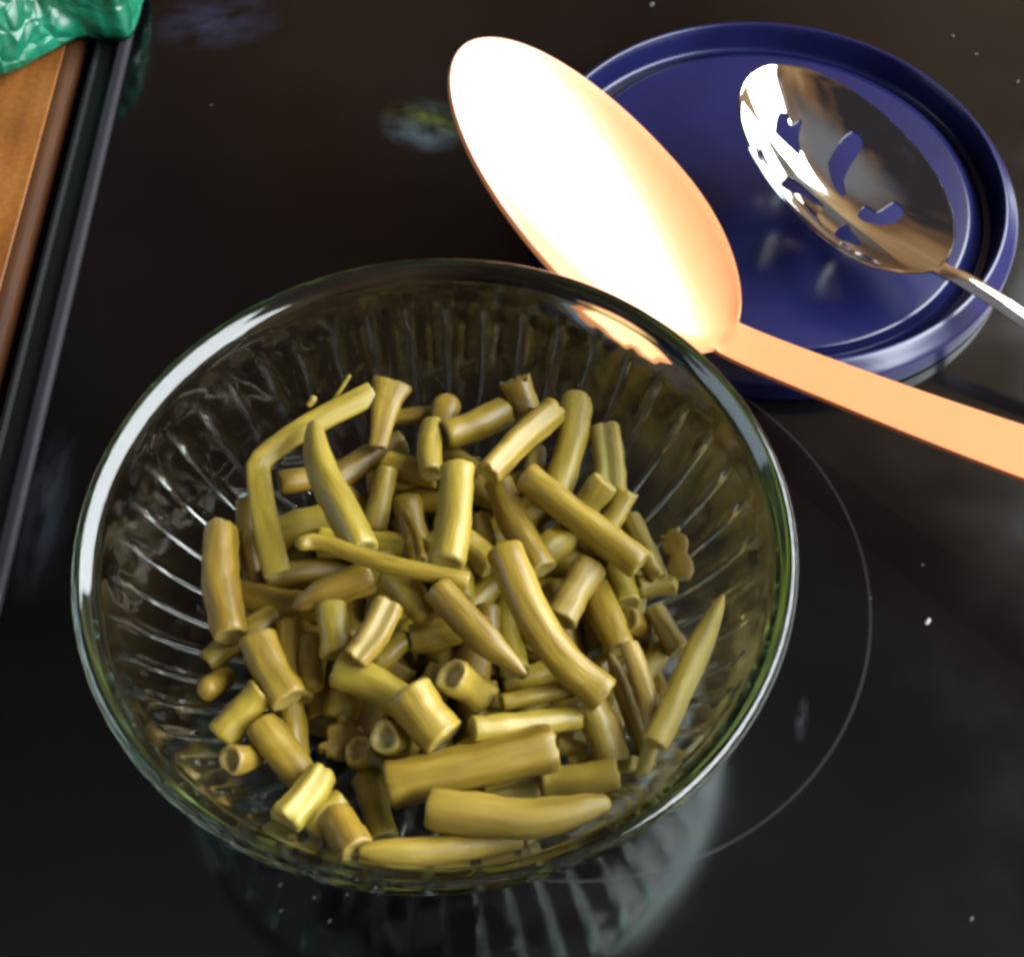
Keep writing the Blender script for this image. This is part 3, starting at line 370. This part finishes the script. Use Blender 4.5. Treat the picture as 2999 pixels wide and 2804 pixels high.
def make_bean(P, r, kind, seed):
    rnd = random.Random(seed)
    P = [Vector(q) for q in P]
    if len(P) == 2:
        bend = (P[1] - P[0]).cross(Vector((0, 0, 1))); bend = bend.normalized() * rnd.uniform(-.05, .05) * (P[1] - P[0]).length if bend.length > 1e-9 else Vector()
        P = [P[0], (P[0] + P[1]) / 2 + bend, P[1]]
    line = [Vector(q) for q in cat([tuple(q) for q in P], max(3, 12 // (len(P) - 1)))]
    n = len(line); Mv = 20; C = sum(line, Vector()) / n
    wid, thk = 1.0, rnd.uniform(.86, 1.0)
    if kind == 'strip': thk = .42
    if kind == 'flare': thk = .45
    if kind == 'shred': thk = .22
    ph1, ph2 = rnd.uniform(0, 6.28), rnd.uniform(0, 6.28)
    V, F, MI, POD = [], [], [], []
    LEN = sum((line[i+1] - line[i]).length for i in range(n - 1))
    tang = []
    for i in range(n): tang.append((line[min(i+1, n-1)] - line[max(i-1, 0)]).normalized())
    vdir = (VIEW - C).normalized()
    def frame(t):
        nn_ = vdir - t * vdir.dot(t)
        if nn_.length < .25: nn_ = Vector((0, 1, 0)) - t * t.y
        nn_.normalize(); return t.cross(nn_).normalized(), nn_
    def sec(th, s):
        # radius factor around the section; th = pi/2 faces the viewer side
        k = 1 + .05 * math.sin(2 * th + ph1) + .035 * math.sin(3 * th + ph2 + 2 * s) - .07 * math.exp(-((th - 1.2 - ph1 * .25) / .16) ** 2)
        if kind == 'split':
            for c0, dpt, wd in ((math.pi * .52, .34, .20), (math.pi * .82, .16, .16)): k -= dpt * math.exp(-((th - c0) / wd) ** 2)
        if kind == 'open': k -= .55 * math.exp(-((th - math.pi * .5) / .42) ** 2)
        return k
    def along(s):
        k = 1 + .05 * math.sin(s * 5 + ph1) + .022 * math.sin(s * (P[-1] - P[0]).length * 700 + ph2)
        if kind == 'taper': k *= .45 + .55 * min(1, s / .30) ** .7
        if kind == 'point': k *= .16 + .84 * min(1, s / .42) ** .75
        if kind == 'stem': k *= .85 + .25 * s + (.35 * math.exp(-(s / .12) ** 2) if r > .003 else 0)
        if kind == 'flare': k *= 1.15 - .65 * s
        if kind == 'shred': k *= .75 + .5 * abs(math.sin(s * 7 + ph1))
        return k
    def ring(c, t, rr, s, jag=0, mi=None):
        bx, nx = frame(t); ids = []
        for j in range(Mv):
            th = 2 * math.pi * j / Mv; k = sec(th, s) * rr
            q = c + bx * (math.cos(th) * k * wid) + nx * (math.sin(th) * k * thk)
            q += (q - c) * (.08 * noise.noise(q * 260 + Vector((seed, 0, 0))) + .06 * noise.noise(q * 700 + Vector((0, seed, 0))))
            if jag: q += t * rnd.uniform(-jag, jag)
            POD.append((math.cos(th), math.sin(th), s * LEN / r * .16 + seed)); ids.append(len(V)); V.append(q - C)
        return ids
    def bridge(a_, b_, mi):
        for j in range(Mv): F.append((a_[j], a_[(j+1) % Mv], b_[(j+1) % Mv], b_[j])); MI.append(mi)
    body = []
    for i in range(n):
        s = i / (n - 1); body.append(ring(line[i], tang[i], r * along(s), s, jag=(r * .35 if kind in ('frayed', 'shred') and i in (0, n-1) else 0)))
    for i in range(n - 1): bridge(body[i], body[i+1], 0)
    def cap(idx, sgn):
        s = 0 if idx == 0 else 1; c = line[idx]; t = tang[idx] * sgn; rr = r * along(s); ids = body[idx]
        def link(p_, q_, mi):
            if sgn > 0: bridge(p_, q_, mi)
            else:
                for j in range(Mv): F.append((p_[(j+1) % Mv], p_[j], q_[j], q_[(j+1) % Mv])); MI.append(mi)
        tt = tang[idx]
        if kind == 'round' or (kind in ('taper', 'point', 'stem') and idx == 0):
            for k_, o_ in ((.93, .30), (.74, .60), (.42, .82)):
                nx_ = ring(c + t * rr * o_, tt, rr * k_, s); link(ids, nx_, 0); ids = nx_
            F.append(tuple(ids) if sgn > 0 else tuple(ids[::-1])); MI.append(0); return
        slant = None
        steps = [(.95, .09, 0), (.84, .15, 1), (.60, .10, 1), (.34, .02, 1)]
        if kind == 'hollow' and idx == 0: steps = [(.95, .10, 0), (.82, .14, 1), (.62, .02, 1), (.54, -.22, 1), (.30, -.30, 1)]
        for k_, o_, mi in steps:
            jag = rr * (.30 if kind in ('frayed', 'shred') else .06)
            nx_ = ring(c + t * rr * o_, tt, rr * k_, s, jag=jag if k_ > .7 else 0); link(ids, nx_, mi); ids = nx_
        F.append(tuple(ids) if sgn > 0 else tuple(ids[::-1])); MI.append(1)
    cap(0, -1); cap(n - 1, 1)
    if kind == 'open':
        MI = [1 if (i < (n-1) * Mv and 3 <= (i % Mv) <= 6) else q for i, q in enumerate(MI)]
    o = obj('green_bean', V, F, [M['bean'], M['flesh']], None, True, MI); o.location = C; recalc(o)
    at = o.data.attributes.new('pod', 'FLOAT_VECTOR', 'POINT'); at.data.foreach_set('vector', [c_ for q in POD for c_ in q])
    return o
for i, d in enumerate(DATA['beans']):
    o = make_bean(d['P'], d['r'], d['kind'], 100 + i)
    o.color = (min(1, max(0, d['tone'] * .42)), 0, 0, 1)
    tag(o, d['label'], 'bean', 'green bean pieces heaped in the glass bowl')
for i, (P, r) in enumerate(DATA['fill']):
    o = make_bean(P, r, 'cut', 500 + i); o.color = (0, 0, 0, 1)
    tag(o, 'green bean piece buried in shade beneath the top layer of the heap', 'bean', 'buried green bean pieces')

# ------------------------------------------------------------------ crumbs on the cooktop
CR = [((.1243, .1781), .0011, 'white crumb on the cooktop to the right of the burner ring'), ((.1789, .4424), .0010, 'pale crumb beyond the blue lid\'s upper right edge'),
      ((.0577, .4616), .0014, 'pale sliver of crumb above the blue lid at the top edge'), ((.126, .1977), .0006, 'tiny faint crumb above the white crumb right of the ring'),
      ((.1863, .4315), .0009, 'pale crumb near the top right, lower of the two beside the lid'), ((.1995, .4149), .0009, 'pale crumb at the right edge near the top'),
      ((-.0620, .1000), .0006, 'speck closest to the bowl\'s bottom left rim'), ((-.0527, .0966), .0006, 'speck on the cooktop just below the bowl\'s lower left'),
      ((-.0482, .0905), .0007, 'speck near the bottom edge left of the bright bowl reflection'), ((-.0613, .0932), .0006, 'speck at the bottom edge, leftmost of the cluster'),
      ((.1213, .0912), .0008, 'faint crumb near the bottom right corner'), ((-.1171, .4017), .0006, 'lone faint speck on the black glass right of the edge trim'),
      ((-.0440, .0975), .0005, 'speck at the bottom edge, rightmost of the cluster'), ((.1085, .1862), .0005, 'faint speck on the burner ring\'s right side')]
for i, ((x, y), s, lab) in enumerate(CR):
    rnd = random.Random(i); V = []; bm = bmesh.new(); bmesh.ops.create_icosphere(bm, subdivisions=2, radius=s * .62)
    st = rnd.uniform(1.2, 2.2); an = rnd.uniform(.3, 1.1)
    for vv in bm.verts:
        vv.co *= 1 + .45 * noise.noise(vv.co * (900) + Vector((i, 0, 0))); vv.co.x *= st; vv.co.z *= .55
    me = bpy.data.meshes.new('crumb'); bm.to_mesh(me); bm.free(); me.materials.append(M['crumb' if i == 0 else 'crumb_grey'])
    o = bpy.data.objects.new('crumb', me); COL.objects.link(o); o.location = (x, y, s * .33); o.rotation_euler = (0, 0, an)
    tag(o, lab, 'crumb', 'crumbs on the cooktop')
